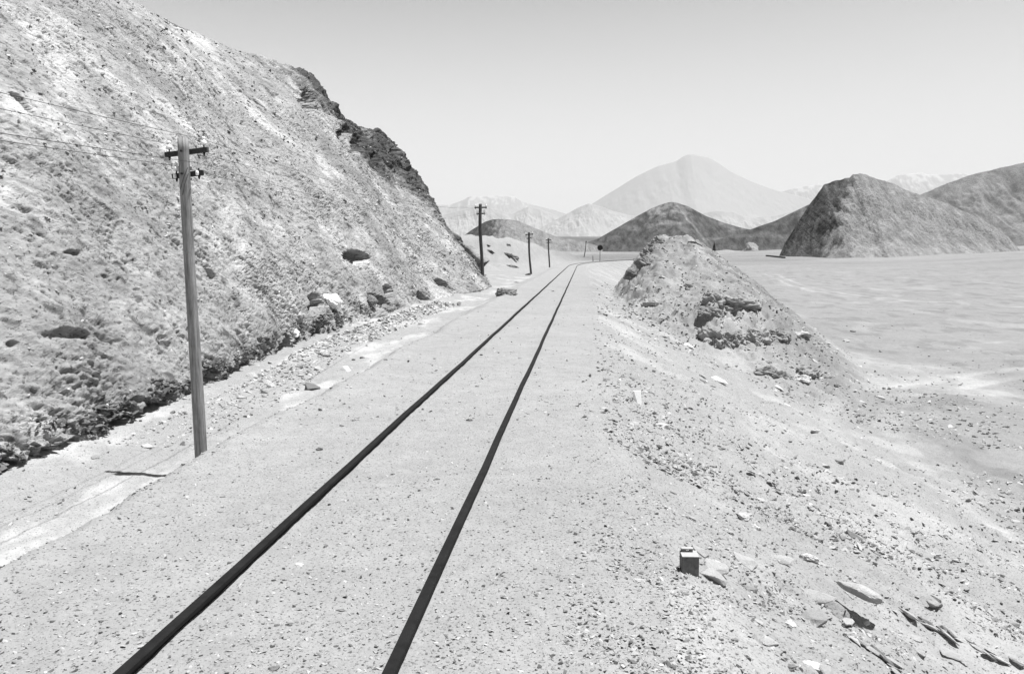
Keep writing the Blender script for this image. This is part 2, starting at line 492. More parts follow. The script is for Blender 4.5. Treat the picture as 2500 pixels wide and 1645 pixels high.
for k, v in enumerate(vv):
    if v <= 1:
        w_ = max(v, 0)
        b = F3 + (C3 - F3) * w_
        # slightly bulging slope, dug in at the foot
        bul = .05 * math.sin(math.pi * w_) * span * np.interp(fy, [0, 20, 30, 50], [1, 1, .1, 0])
        b[:, 2] += bul * .6; b[:, 0] += bul * .7
        if v < 0: b[:, 2] += v * 20 * .6
    else:
        q = v - 1
        b = C3.copy(); b[:, 0] -= q * 22; b[:, 1] += q * 13 * np.clip(fy / 40, 0, 1); b[:, 2] -= q * q * 14 + q * 1.5 * 0
    P[k] = b
X, Y, Z = P[..., 0], P[..., 1], P[..., 2]
# normals of the smooth form
du = np.gradient(P, axis=1); dv = np.gradient(P, axis=0)
nrm = np.cross(du, dv); nrm /= np.maximum(np.linalg.norm(nrm, axis=-1, keepdims=True), 1e-9)
if nrm[300, 700, 0] < 0: nrm = -nrm
vg = np.repeat(vv[:, None], NU, 1); yg = Y
sx, sy, sz = X, Y, Z
# strata running down to the right along the slope
st1 = (sy * .55 + sz * .85); st2 = (sy * .85 - sz * .5)
big = fbm3(sx / 4.2, sy / 4.2, sz / 4.2, 3, 301)
mid = fbm3(sx / 1.3, st1 / 1.15, st2 / 1.7, 4, 311, gain=.55)
fine = fbm3(sx * 4.2, st1 * 7.0, st2 * 3.4, 4, 321, gain=.6)
fin2 = fbm3(sx * 14, st1 * 20, st2 * 11, 2, 331, gain=.6)
rdg = 1 - np.abs(fbm3(sx * .5, st1 * .75, st2 * .28, 3, 341)) * 2
cragg = sst(.55, 1.0, np.interp(fy, [0, 14, 24, 30, 45, 50], [.45, .5, .8, 1.0, 1.0, .6]))[None, :] * (.35 + .65 * sst(.2, .9, vg)) 
amp = 1.0 + 1.0 * cragg
crv = np.clip(1 - np.abs(fbm3(sx * 2.3 + 3, st1 * 4.6, st2 * 1.5, 4, 361, gain=.62)) * 6, 0, 1)
crv2 = np.clip(1 - np.abs(fbm3(sx * 9, st1 * 14, st2 * 6, 2, 365, gain=.62)) * 4, 0, 1)
gate = sst(-.15, .35, fbm3(sx / 2.1, sy / 2.1, sz / 2.1, 2, 371))
disp = .26 * big + .11 * mid * amp + .030 * fine * amp + .012 * fin2 + .10 * rdg * cragg
disp -= .07 * crv * gate * amp + .030 * crv2 * (.2 + .8 * gate)
# sharp little pockets
pk = fbm3(sx * 2.4 + 7, st1 * 4.4, st2 * 1.9, 3, 351, gain=.6)
disp -= .11 * sst(.52, .74, pk) * (.4 + cragg)
pk2 = fbm3(sx * 6.5 + 7, st1 * 11, st2 * 5, 3, 355, gain=.6)
disp -= .050 * sst(.42, .58, pk2)
# named hollows: display pixel, size in metres, depth
def cavity(u, v, dist, ry, rz, depth, tilt=0):
    global disp
    c = at(*DP(u, v), dist)
    a = (sy - c.y) ; b = (sz - c.z)
    # measure in the image-like frame: across the slope and up it
    # offset by nearest point: use ray coordinates
    return c
RAYX = sx / np.maximum(sy, .1); RAYZ = (sz - 1.65) / np.maximum(sy, .1)
def pit(u, v, wu, wv, depth, rot=0, sharp=.55):
    """hollow whose mouth shows at display pixel (u,v), wu by wv pixels"""
    r0 = ray(*DP(u, v)); k = 2500 / 2380 / FPX
    a = (RAYX - r0.x) / (wu * k); b = (RAYZ - r0.z) / (wv * k)
    if rot:
        ca, sa = math.cos(rot), math.sin(rot); a_, b_ = a * wu, b * wv
        a, b = (a_ * ca + b_ * sa) / wu, (-a_ * sa + b_ * ca) / wv
    q = np.sqrt(a * a + b * b) + .42 * mid + .25 * fine
    return -depth * (1 - sst(sharp, 1.0, q)) * (vg < 1.0) * (sy > 2)
PV = pit(817, 603, 40, 17, 1.7)
for a in ((715, 245, 24, 36, .6, .2), (795, 312, 16, 20, .9), (825, 340, 18, 24, .9, .3), (870, 372, 14, 16, .6), (920, 350, 12, 16, .6),
          (738, 712, 22, 26, 1.1, -.5), (985, 690, 26, 9, .8, -.5), (1010, 705, 18, 8, .6, -.5), (880, 700, 30, 14, .7, -.5),
          (735, 690, 14, 12, .4), (1040, 660, 30, 8, .6, -.4), (160, 780, 70, 20, .14), (175, 585, 26, 9, .12), (900, 680, 14, 26, .5, .5),
          (30, 800, 14, 8, .2), (320, 930, 26, 12, .3), (500, 640, 10, 30, .35, .6), (50, 250, 8, 46, .35, .7)):
    PV = PV + pit(*a)
disp = disp * (1 - .55 * sst(.85, 1.0, vg) * (sy > 18))
# dark broken crags along the upper right ridge
ckey = np.interp(uu, key, [0, 0, 0, 0, 0, 0, 0, .15, .9, 1, 1, 1, .9, .9, .8, .7, .6, .5, .3, .1, 0, 0])
clow = np.interp(uu, key, [1, 1, 1, 1, 1, 1, 1, .85, .72, .68, .64, .60, .52, .42, .38, .36, .34, .34, .45, .55, 1, 1])
crg = ckey[None, :] * sst(-.10, .10, vg - clow[None, :] + .16 * mid) * (vg < 1.3)
disp = disp - .34 * sst(.6, 1.0, vg) * np.interp(uu, key, [0] * 13 + [.3, .8] + [1] * 7)[None, :]
blkn = fbm3(sx * .9, st1 * 1.3, st2 * .6, 4, 381, gain=.6)
disp = disp + crg * (.38 * blkn - .30 * sst(.1, .4, -blkn))
hil = P + nrm * disp[..., None]
hil[..., 0] += PV; hil[..., 1] += PV * .25; hil[..., 2] += PV * .10
# undercut dark ledge along the foot: the lowest band is pulled back under the slope
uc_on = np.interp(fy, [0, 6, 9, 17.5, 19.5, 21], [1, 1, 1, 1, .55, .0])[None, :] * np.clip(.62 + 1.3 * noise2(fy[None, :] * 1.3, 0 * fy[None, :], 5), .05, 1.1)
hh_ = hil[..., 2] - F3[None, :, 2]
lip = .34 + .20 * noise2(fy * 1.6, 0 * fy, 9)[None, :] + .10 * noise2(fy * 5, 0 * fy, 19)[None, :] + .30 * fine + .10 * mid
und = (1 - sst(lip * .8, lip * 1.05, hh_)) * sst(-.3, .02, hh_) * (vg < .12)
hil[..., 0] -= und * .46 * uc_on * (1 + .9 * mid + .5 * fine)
hil[..., 2] += (vg < .12) * (1 - und) * .0
# tones: grey rubble with white salt patches
sa_ = fbm3(sx / 2.6, st1 / 1.5, st2 / 2.2, 5, 401, gain=.6)
sb_ = fbm3(sx / .9, st1 / .5, st2 / 1.2, 4, 411, gain=.6)
th_ = .445 + .05 * sb_ + .21 * sst(.05, .7, sa_ + .35 * sb_)
th_ = th_ - .09 * sst(0, .4, -sa_)
th_ = th_ - .09 * cragg - .26 * sst(.34, .55, fbm3(sx * 3.1, st1 * 6.2, st2 * 2.2, 3, 421, gain=.6))
th_ = th_ - .27 * crg * sst(-.5, .5, .35 + blkn * 1.3 + sb_ * .6)
foot_shade = und * uc_on  # shade under the overhanging foot, painted into the tone
th_ = th_ - .13 * np.clip(foot_shade, 0, 1)
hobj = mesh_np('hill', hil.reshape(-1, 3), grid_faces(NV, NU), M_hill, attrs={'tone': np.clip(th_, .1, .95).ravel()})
tag(hobj, 'steep crumbling hillside of grey rock with white salt patches left of the track', kind='structure')
# coarse tree for finding points on the hill
cs = hil[::4, ::4]; cf = grid_faces(*cs.shape[:2])
HB = BVHTree.FromPolygons([tuple(map(float, p)) for p in cs.reshape(-1, 3)], [tuple(map(int, f)) for f in cf])
def hit_hill(u, v):
    l, n, i, d = HB.ray_cast(EYE, ray(u, v).normalized())
    return l, n
del P, du, dv, nrm, disp, big, mid, fine, fin2, rdg, pk, pk2, sa_, sb_

# ------------------------------------------------------------------ distant hills
def ridge(name, label, pts, d, base, k, mat, tonef, seed, ns=90, nx=500, gul=.12, pw_=1.15, back=1.0, smooth=9, wmin=.0, rough=.02, fs=0):
    """a ridge standing at distance d whose skyline follows the display points; its flanks are real slopes"""
    w_pts = [at(*DP(u, v), d) for u, v in pts]
    xs = np.array([p.x for p in w_pts]); zs = np.array([p.z for p in w_pts])
    xg = np.linspace(xs[0], xs[-1], nx); H = np.interp(xg, xs, zs)
    kr = np.hanning(smooth + 2); kr /= kr.sum()
    H = np.convolve(np.pad(H, (len(kr) // 2, (len(kr) - 1) // 2), mode='edge'), kr, mode='valid') - base
    H = np.maximum(H, 0)
    Hm = H.max()
    sg = np.concatenate([np.linspace(-1, 0, ns, endpoint=False), np.linspace(0, 1, ns // 3)])
    S, XG = np.meshgrid(sg, xg, indexing='ij')
    HG = np.repeat(H[None, :], len(sg), 0)
    W = k * HG + wmin * Hm
    if fs:
        kf = np.hanning(fs * 2 + 3); kf /= kf.sum(); Hs_ = np.convolve(np.pad(H, fs + 1, mode='edge'), kf, mode='valid')
        bl = sst(0, .35, np.abs(S)); HG = HG * (1 - bl) + np.minimum(Hs_, H * 1.02 + .02 * Hm)[None, :] * bl
    Yg = d + S * W * np.where(S > 0, back, 1)
    a = np.abs(S)
    prof = np.where(a < .08, 1 - a * a / .16 * .6 * 1.0, 0); 
    prof = (1 - a) ** pw_ * (1 - .5 * np.exp(-a * 30) * .0)
    L = Hm
    g = 1 - np.abs(fbm2((XG + S * L * .12) / (L * .42), S * 1.1 + XG / (L * 2), 5, seed, gain=.55)) * 2
    g2 = fbm2(XG / (L * .1), Yg / (L * .13), 6, seed + 9, gain=.6)
    mask = sst(.0, .3, a) * (1 - a)
    Zg = base - .02 * Hm + HG * prof + (gul * (g - .5) * HG + rough * Hm * g2) * mask * 1.6 + rough * .35 * Hm * g2 * (a < .3)
    tn_ = tonef(XG, Yg, Zg, (Zg - base) / Hm, S, g, g2)
    V = np.stack([XG, Yg, Zg], -1).reshape(-1, 3)
    o = mesh_np(name, V, grid_faces(*XG.shape), mat, attrs={'tone': np.clip(tn_, .03, .85).ravel()})
    return tag(o, label, kind='structure')

def t_cone_r(x, y, z, h, s, g, g2):
    t = .095 + .05 * g2
    t = t + .13 * sst(.1, .6, fbm2(x / 30, (z + y * .1) / 14, 4, 9)) * sst(.3, .75, h)
    f = (x - x.min()) / (x.max() - x.min())
    t = t + .13 * np.exp(-((f - .415 - .16 * (1 - h) + .006 * g2) / .0055) ** 2) * sst(.15, .4, h)
    t = t + .07 * sst(.55, .75, h) * np.exp(-((f - .375) / .05) ** 2) * sst(-.3, .3, g2)
    t = t + .05 * sst(.72, .95, h + .15 * g2) + .05 * sst(.2, .7, fbm2(x / 60, z / 9, 3, 5)) 
    return t
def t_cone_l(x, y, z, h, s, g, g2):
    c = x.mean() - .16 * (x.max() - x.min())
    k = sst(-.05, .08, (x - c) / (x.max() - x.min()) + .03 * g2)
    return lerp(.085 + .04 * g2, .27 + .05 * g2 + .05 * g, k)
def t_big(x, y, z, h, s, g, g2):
    sc_ = sst(.03, -.03, (x - x.min()) / (x.max() - x.min()) - .27 - .22 * (h - .8) + .03 * g2)  # shade of the steep left face, painted as a darker tone
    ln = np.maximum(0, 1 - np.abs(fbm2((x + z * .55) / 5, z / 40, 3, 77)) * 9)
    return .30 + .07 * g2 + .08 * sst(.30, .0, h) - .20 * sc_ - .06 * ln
def t_right(x, y, z, h, s, g, g2):
    return .245 + .02 * g + .06 * g2
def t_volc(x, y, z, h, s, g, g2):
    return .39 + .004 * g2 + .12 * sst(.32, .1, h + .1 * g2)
def t_foot(x, y, z, h, s, g, g2):
    return .415 + .035 * sst(.2, .8, g) + .02 * g2 - .04 * sst(.55, .9, h)
def t_snow(x, y, z, h, s, g, g2):
    return .375 + .16 * sst(.90, .98, h + .3 * g2)

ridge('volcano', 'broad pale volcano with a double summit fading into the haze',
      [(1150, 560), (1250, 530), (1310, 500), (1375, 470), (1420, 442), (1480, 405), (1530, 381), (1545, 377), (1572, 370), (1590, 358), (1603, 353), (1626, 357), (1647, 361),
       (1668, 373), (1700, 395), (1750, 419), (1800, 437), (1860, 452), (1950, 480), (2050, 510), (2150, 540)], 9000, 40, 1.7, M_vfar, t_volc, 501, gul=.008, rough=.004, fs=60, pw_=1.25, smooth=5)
ridge('distant_mountains', 'faint low mountain shoulder right of the volcano',
      [(1700, 540), (1760, 470), (1810, 445), (1840, 436), (1870, 430), (1890, 428), (1905, 425), (1920, 434), (1950, 445), (2000, 490), (2040, 530)], 9800, 60, 1.6, M_vfar, t_snow, 511, gul=.02, rough=.008)
ridge('distant_mountains', 'faint snow-capped mountains on the skyline beyond the end of the hillside',
      [(900, 500), (960, 480), (1000, 474), (1045, 474), (1075, 463), (1092, 453), (1120, 455), (1165, 452), (1195, 455), (1210, 464), (1240, 474), (1290, 486), (1330, 500), (1380, 540)], 9900, 60, 1.5, M_vfar, t_snow, 521, gul=.012, rough=.005)
ridge('distant_mountains', 'very faint mountains between the big bare hill and the right-hand hills',
      [(1980, 500), (2030, 440), (2070, 412), (2085, 404), (2110, 401), (2142, 398), (2160, 403), (2200, 402), (2235, 399), (2260, 404), (2300, 420), (2400, 480)], 9900, 60, 1.6, M_vfar, t_snow, 531, gul=.02, rough=.008)
ridge('foothills', 'pale sandy foothills below the snow-capped mountains',
      [(880, 560), (960, 520), (1010, 502), (1060, 490), (1110, 476), (1150, 484), (1190, 496), (1228, 478), (1260, 486), (1290, 498), (1330, 520), (1400, 550)], 6000, 40, 1.4, M_vfar, t_foot, 541, gul=.04, rough=.014)
ridge('foothills', 'pale ridged foothill in front of the left flank of the volcano',
      [(1230, 545), (1270, 520), (1310, 499), (1345, 480), (1368, 471), (1395, 478), (1430, 490), (1470, 500), (1530, 500), (1620, 498), (1660, 488), (1700, 490), (1740, 505), (1800, 500), (1850, 488), (1900, 500), (1960, 530)],
      5200, 40, 1.5, M_vfar, t_foot, 551, gul=.04, rough=.014)
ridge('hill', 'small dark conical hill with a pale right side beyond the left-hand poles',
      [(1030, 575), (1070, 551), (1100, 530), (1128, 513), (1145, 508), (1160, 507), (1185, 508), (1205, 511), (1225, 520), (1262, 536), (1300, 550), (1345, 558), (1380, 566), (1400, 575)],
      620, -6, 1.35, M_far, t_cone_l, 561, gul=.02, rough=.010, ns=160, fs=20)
ridge('hill', 'dark conical hill with pale streaks in front of the volcano',
      [(1330, 572), (1390, 552), (1430, 529), (1480, 500), (1515, 481), (1538, 472), (1556, 467), (1568, 467), (1600, 477), (1640, 499), (1680, 514), (1725, 527), (1780, 538), (1840, 552), (1900, 572)],
      900, -8, 1.5, M_far, t_cone_r, 571, gul=.02, rough=.008, ns=160, fs=25)
ridge('hill', 'low dark slope behind the left foot of the big bare hill',
      [(1660, 556), (1720, 540), (1760, 524), (1800, 511), (1835, 494), (1880, 472), (1950, 455), (2050, 440), (2150, 470), (2250, 540)],
      700, -6, 1.3, M_far, t_cone_r, 581, gul=.03, rough=.006)
ridge('hill', 'long grey hillside rising out of the right edge of the photo',
      [(2040, 500), (2100, 465), (2150, 443), (2200, 421), (2260, 400), (2320, 386), (2380, 373), (2460, 352), (2560, 335), (2700, 345), (2900, 420), (3050, 540)],
      420, -4, 1.5, M_far, t_right, 591, gul=.05, rough=.012, ns=140)
ridge('hill', 'big bare rounded hill with a steep shade-toned left face on the right-hand plain',
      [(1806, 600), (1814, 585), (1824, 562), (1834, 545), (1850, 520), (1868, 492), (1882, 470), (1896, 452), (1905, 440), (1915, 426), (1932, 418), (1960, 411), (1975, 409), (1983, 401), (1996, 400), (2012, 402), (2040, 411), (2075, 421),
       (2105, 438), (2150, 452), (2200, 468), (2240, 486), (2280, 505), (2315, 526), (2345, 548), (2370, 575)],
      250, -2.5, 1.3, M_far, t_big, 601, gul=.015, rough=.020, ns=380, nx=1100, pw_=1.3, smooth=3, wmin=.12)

# ------------------------------------------------------------------ rails
def sweep(path, prof, closed=True):
    path = np.array(path); n = len(path); T = np.gradient(path, axis=0); T /= np.linalg.norm(T, axis=1)[:, None]
    side = np.stack([T[:, 1], -T[:, 0], 0 * T[:, 0]], -1); side /= np.linalg.norm(side, axis=1)[:, None]
    up = np.array([0, 0, 1.0])
    V = [path[i] + side[i] * a + up * b for i in range(n) for a, b in prof]
    m = len(prof)
    return np.array(V), grid_faces(n, m, wrap=closed)
RAILP = [(-.022, 0), (-.026, -.004), (-.026, -.022), (-.008, -.030), (-.007, -.075), (-.05, -.09), (-.05, -.10), (.05, -.10), (.05, -.09), (.007, -.075), (.008, -.030), (.026, -.022), (.026, -.004), (.022, 0)]
ys = np.concatenate([np.arange(-6, 90, 1.0), np.arange(90, 330, 1.5)])
for off, lab in ((-.53, 'left rail of the track, dark rusty steel half buried in sand'), (.53, 'right rail of the track, dark rusty steel half buried in sand')):
    cx = track_x(ys); ang = np.arctan(np.gradient(cx, ys))
    wig = .004 * np.sin(ys * .9 + off * 5) + .003 * np.sin(ys * 2.3 + off)
    zr = lerp(0, 0, 0) + .006 * np.sin(ys * .35 + off) + np.interp(ys, [0, 170, 200, 330], [0, 0, 0, 0])
    gz = ground(cx, ys, False)
    zr = np.where(ys > 185, np.maximum(zr * 0, gz + .1) * 1.0, zr)
    zr = np.convolve(np.pad(zr, 4, mode='edge'), np.ones(9) / 9, mode='valid')
    pth = np.stack([cx + off * np.cos(ang) + wig, ys - off * np.sin(ang), zr], -1)
    V, F = sweep(pth, RAILP)
    o = mesh_np('rail', V, F, M_rail, smooth=False)
    tag(o, lab, 'rail', 'rails of the single-track railway')

# ------------------------------------------------------------------ telegraph poles
def lathe(prof, n=16, axis_off=(0, 0, 0)):
    V = []; 
    for r_, z_ in prof:
        for k in range(n):
            a = 2 * math.pi * k / n
            V.append((r_ * math.cos(a) + axis_off[0], r_ * math.sin(a) + axis_off[1], z_ + axis_off[2]))
    return np.array(V), grid_faces(len(prof), n, wrap=True)
def box_bm(bm, c, s, bev=0, rot=None):
    r_ = bmesh.ops.create_cube(bm, size=1)
    for v in r_['verts']:
        v.co = Vector((v.co.x * s[0], v.co.y * s[1], v.co.z * s[2]))
        if rot: v.co = rot @ v.co
        v.co += Vector(c)
    if bev:
        ed = list({e for v in r_['verts'] for e in v.link_edges})
        bmesh.ops.bevel(bm, geom=ed, offset=bev, segments=1, affect='EDGES')
INS = [(0, .085), (.012, .085), (.018, .078), (.019, .062), (.015, .055), (.015, .050), (.026, .045), (.030, .022), (.031, .0), (.026, -.001), (.01, .004), (0, .004)]
def make_pole(H, arm_rot, seed, r0=.062, r1=.05, wob=.012, full=True, mat=None, sc=1.0):
    """H is the height above the pole's base; returns the root and local wire points"""
    rs = random.Random(seed)
    root = empty('telegraph_pole', (0, 0, 0))
    n = 14; rows_ = 40
    V = []
    ph = [rs.uniform(0, 6.28) for _ in range(4)]
    flat = [1 + .07 * math.sin(3 * 2 * math.pi * k / n + ph[0]) + rs.uniform(-.03, .03) for k in range(n)]
    for i in range(rows_ + 1):
        f = i / rows_; z_ = -.5 + (H + .5) * f
        rr_ = lerp(r0, r1, f) * (1 + .03 * math.sin(9 * f + ph[1]))
        ox = wob * math.sin(5 * f + ph[2]) * 1.4; oy = wob * math.sin(7 * f + ph[3])
        for k in range(n):
            a = 2 * math.pi * k / n
            V.append((ox + rr_ * flat[k] * math.cos(a), oy + rr_ * flat[k] * math.sin(a), z_))
    V = np.array(V); F = grid_faces(rows_ + 1, n, wrap=True)
    top = np.array([[V[-n:, 0].mean(), V[-n:, 1].mean(), H + .006]]); ti = len(V); V = np.vstack([V, top])
    kk = np.arange(n); Ft = np.stack([rows_ * n + kk, rows_ * n + (kk + 1) % n, np.full(n, ti), np.full(n, ti)], -1)
    shaft = bpy.data.meshes.new('shaft')
    shaft.from_pydata([tuple(map(float, v)) for v in V], [], [tuple(map(int, f)) for f in F] + [(int(a), int(b), int(c)) for a, b, c, _ in Ft])
    for p in shaft.polygons: p.use_smooth = True
    shaft.materials.append(mat or M_wood)
    so_ = bpy.data.objects.new('shaft', shaft); COL.objects.link(so_); so_.parent = root
    tx = float(top[0, 0]); pts = []
    arms = [(H - .13 * sc, .235 * sc, 'u'), (H - .36 * sc, .168 * sc, 'l')]
    for za, hl, kind in arms:
        rot = Matrix.Rotation(arm_rot, 3, 'Y')
        bm = bmesh.new(); box_bm(bm, (tx, .068 * sc, za), (2 * hl, .045 * sc, .052 * sc), .005, rot)
        arm = bm_obj('crossarm', bm, M_arm, root)
        for sg in (-1, 1):
            e = Vector((tx, .068 * sc, za)) + rot @ Vector((sg * (hl - .045), 0, 0))
            V_, F_ = lathe([(0, -.062), (.007, -.060), (.013, -.036), (.015, -.024), (.007, -.022), (.007, .065), (0, .065)], 8)
            V_ = V_ * sc * (1, 1, 1) + np.array(e)[None]
            V_[:, 2] += .0
            mesh_np('pin', V_, F_, M_iron, arm)
            V_, F_ = lathe(INS, 18); V_ = V_ * sc * (1 if sc == 1 else 1.15) + np.array(e + Vector((0, 0, .052 * sc)))[None]
            mesh_np('insulator', V_, F_, M_porc, arm)
            pts.append(e + Vector((sg * .0, 0, (.052 + .053) * sc)))
            if kind == 'l':
                V_, F_ = lathe([(0, .02), (.013, .02), (.017, .012), (.017, -.012), (.013, -.026), (0, -.026)], 14, e + Vector((.0, -.040, 0)))
                mesh_np('insulator', V_, F_, M_porc, arm)
    if full:
        for c_ in ((tx, -.05, H - .13), (tx - .005, -.052, H - .36)):
            bm = bmesh.new(); box_bm(bm, c_, (.02, .02, .02), .003); bm_obj('bolt', bm, M_iron, root)
        # two loose strands tied down the shaft
        for dx0, z0, dx1, z1 in ((.055, H - .30, -.02, H - .52), (.058, H - .36, .0, H - .58)):
            V_, F_ = tube([Vector((tx + dx0, -.035, z0)), Vector((tx + (dx0 + dx1) / 2, -.064, (z0 + z1) / 2)), Vector((tx + dx1, -.064, z1))], .003, 6)
            mesh_np('tie_wire', V_, F_, M_wire, root)
    return root, pts
def tube(pts, r_, n=6):
    V = []
    for i, p in enumerate(pts):
        t_ = (pts[min(i + 1, len(pts) - 1)] - pts[max(i - 1, 0)]).normalized()
        a = t_.cross(Vector((0, 0, 1))); a = a.normalized() if a.length > .01 else Vector((1, 0, 0)); b = a.cross(t_)
        for k in range(n):
            an = 2 * math.pi * k / n
            V.append(p + a * math.cos(an) * r_ + b * math.sin(an) * r_)
    return np.array([tuple(v) for v in V]), grid_faces(len(pts), n, wrap=True)
PG = 'telegraph poles beside the railway'
pole_specs = [
    # x-pixel, y distance, top pixel, arm tilt, lean x, label
    (489, 8.07, 338, -.10, -.008, 'nearest tall weathered telegraph pole in the ditch with four white insulators'),
    (1176, 42.5, 498, .0, -.012, 'tall dark telegraph pole at the end of the hillside, second nearest'),
    (1296, 68, 567, -.06, -.05, 'crooked dark telegraph pole with a dark rock at its foot, third nearest'),
    (1341, 98, 582, .02, -.03, 'small straight telegraph pole just before the track bends, fourth nearest'),
    (1426, 178, 588, .25, .13, 'tiny telegraph pole leaning to the right beyond the bend'),
    (1787, 470, 600, 0, -.01, 'tiny far telegraph pole left of the small pointed rock heap'),
    (1810, 520, 602, .1, -.12, 'tiny leaning telegraph stump touching the small pointed rock heap'),
    (1759, 430, 611, 0, .0, 'tiny telegraph pole top just showing over the plain beside the mound'),
]
poles = []
for i, (pu, dist, ptop, ar, lean, lab) in enumerate(pole_specs):
    vb = (1115, 668, 672, 655, 628, 616, 612, 617)[i]; rr = ray(pu, vb); x = rr.x * dist
    zt_ = at(pu, ptop, dist).z
    zg = g1(x, dist)
    if i == 1:
        l, n_, _, _ = HB.ray_cast(Vector((x, dist, 30)), Vector((0, 0, -1)))
        if l is not None: zg = max(zg, l.z)
    zb = zg - .03
    root, pts = make_pole(zt_ - zb, ar, 40 + i, wob=.012 if i == 0 else .03, full=(i == 0),
                          r0=.066 if i == 0 else .09 if i < 5 else .12, r1=.053 if i == 0 else .082 if i < 5 else .1, mat=M_wood if i == 0 else M_wood2, sc=1.0 if i == 0 else 1.4)
    root.location = (x, dist, zb); root.rotation_euler = (0, lean, 0)
    tag(root, lab, 'telegraph pole', PG)
    Mx = Matrix.Translation((x, dist, zb)) @ Euler((0, lean, 0)).to_matrix().to_4x4()
    poles.append([Mx @ p for p in pts])
    print('pole', i, x, dist, zb, zt_ - zb)
P0 = [p + Vector((-.15, -33, .1)) for p in poles[0]]
chain = [P0] + poles[:5]
span_names = ['running from the nearest pole out of the left edge', 'strung from the nearest pole to the second pole', 'strung from the second pole to the third pole',
              'strung from the third pole to the fourth pole', 'strung from the fourth pole to the leaning pole']
wn = ['upper left', 'upper right', 'lower left', 'lower right']
for i in range(5):
    for k in range(4):
        a, b = chain[i][k], chain[i + 1][k]
        sag = .35 + .05 * k if i < 4 else .6
        if i == 0: sag = .25 + .04 * k
        pts = [a.lerp(b, t_ / 30) - Vector((0, 0, 4 * sag * (t_ / 30) * (1 - t_ / 30))) for t_ in range(31)]
        V_, F_ = tube(pts, .0024 if i < 2 else .003, 5)
        o = mesh_np('telegraph_wire', V_, F_, M_wire)
        tag(o, wn[k] + ' wire ' + span_names[i], 'wire', 'telegraph wires between the poles')

# ------------------------------------------------------------------ signal disc, post, beam, markers
c = at(1465, 605, 160); zb = g1(c.x, 160) - .02
root = empty('signal_sign', (c.x, 160, zb))
V_, F_ = lathe([(0, -.3), (.055, -.3), (.05, c.z - zb), (0, c.z - zb)], 10); mesh_np('post', V_, F_, M_sign, root)
bm = bmesh.new(); bmesh.ops.create_cone(bm, cap_ends=True, segments=40, radius1=.54, radius2=.54, depth=.04, matrix=Matrix.Translation((0, -.06, c.z - zb)) @ Matrix.Rotation(math.pi / 2, 4, 'X'))
bm_obj('disc', bm, M_sign, root)
tag(root, 'black round disc sign on a thin post beside the bend in the track', 'sign')
p = at(1448, 624, 150); zb = g1(p.x, 150)
V_, F_ = lathe([(0, -.3), (.07, -.3), (.05, p.z - zb), (0, p.z - zb)], 8); o = mesh_np('marker_post', V_, F_, M_arm, loc=(p.x, 150, zb)); o.rotation_euler = (0, -.05, 0)
tag(o, 'short dark post left of the round disc sign', 'post')

p1 = hit(1871, 626); p2 = hit(1916, 631)
print('beam', p1, p2)
bm = bmesh.new(); L = (p2 - p1).length
bmesh.ops.create_cube(bm, size=1)
for v in bm.verts: v.co = Vector((v.co.x * L, v.co.y * .45, v.co.z * .45))
bmesh.ops.subdivide_edges(bm, edges=bm.edges[:], cuts=6, use_grid_fill=True)
for v in bm.verts: v.co += Vector((0, random.uniform(-.03, .03), random.uniform(-.03, .03)))
o = bm_obj('timber_beam', bm, M_arm, loc=(p1 + p2) / 2 + Vector((0, 0, .2)))
dv_ = p2 - p1; o.rotation_euler = (0, -math.atan2(dv_.z, math.hypot(dv_.x, dv_.y)), math.atan2(dv_.y, dv_.x))
tag(o, 'long dark beam lying on the plain before the big bare hill', 'beam')

# square concrete stub beside the track
pb = hit(1685, 1404)
sc = pb.y / FPX
root = empty('marker_block', (pb.x, pb.y + .05, pb.z - .01), (0, 0, .04))
bw_ = 42 * sc; bh = 48 * sc
bm = bmesh.new(); box_bm(bm, (0, 0, bh / 2 - .02), (bw_, bw_, bh + .04), .0025)
bmesh.ops.subdivide_edges(bm, edges=bm.edges[:], cuts=3, use_grid_fill=True)
for v in bm.verts: v.co += Vector((random.uniform(-1, 1), random.uniform(-1, 1), random.uniform(-1, 1))) * .0013
bm_obj('body', bm, M_conc, root)
bm = bmesh.new(); box_bm(bm, (0, 0, bh + .003), (bw_ * 1.01, bw_ * 1.01, .006), .001); bm_obj('top_slab', bm, M_conc2, root)
bm = bmesh.new()
box_bm(bm, (-bw_ * .30, bw_ * .33, bh + .013), (bw_ * .30, .022, .016), .002); bm_obj('lug', bm, M_conc, root)
bm = bmesh.new()
box_bm(bm, (bw_ * .14, bw_ * .33, bh + .013), (bw_ * .2, .022, .016), .002); bm_obj('lug', bm, M_conc, root)
bm = bmesh.new(); box_bm(bm, (-bw_ * .09, bw_ * .33, bh + .024), (bw_ * .72, .026, .006), .001); bm_obj('cap', bm, M_conc2, root)
tag(root, 'small dark square concrete stub with a capped lug, on the stones right of the track', 'marker block')

# white wedge marker
pw0 = hit(1556, 984); k = pw0.y / FPX
bm = bmesh.new()
vs = [(-11, 0, -4), (2, -9, -6), (11, -3, -6), (10, 9, -4), (-10, 9, -4), (-11, 0, 27), (-8.5, -1, 28), (9, 0, 29), (9, 9, 28), (-9, 9, 27)]
B = [bm.verts.new(Vector(v) * k) for v in vs]
bmesh.ops.convex_hull(bm, input=B)
me_mat = M_white
o = bm_obj('marker_stone', bm, M_white, loc=pw0 + Vector((0, .03, 0)))
tag(o, 'bright white painted wedge-shaped marker stone standing on the embankment edge', 'marker stone')

# cairn on the dark cone, small heap by the far poles
p = at(*DP(1557, 469), 880)
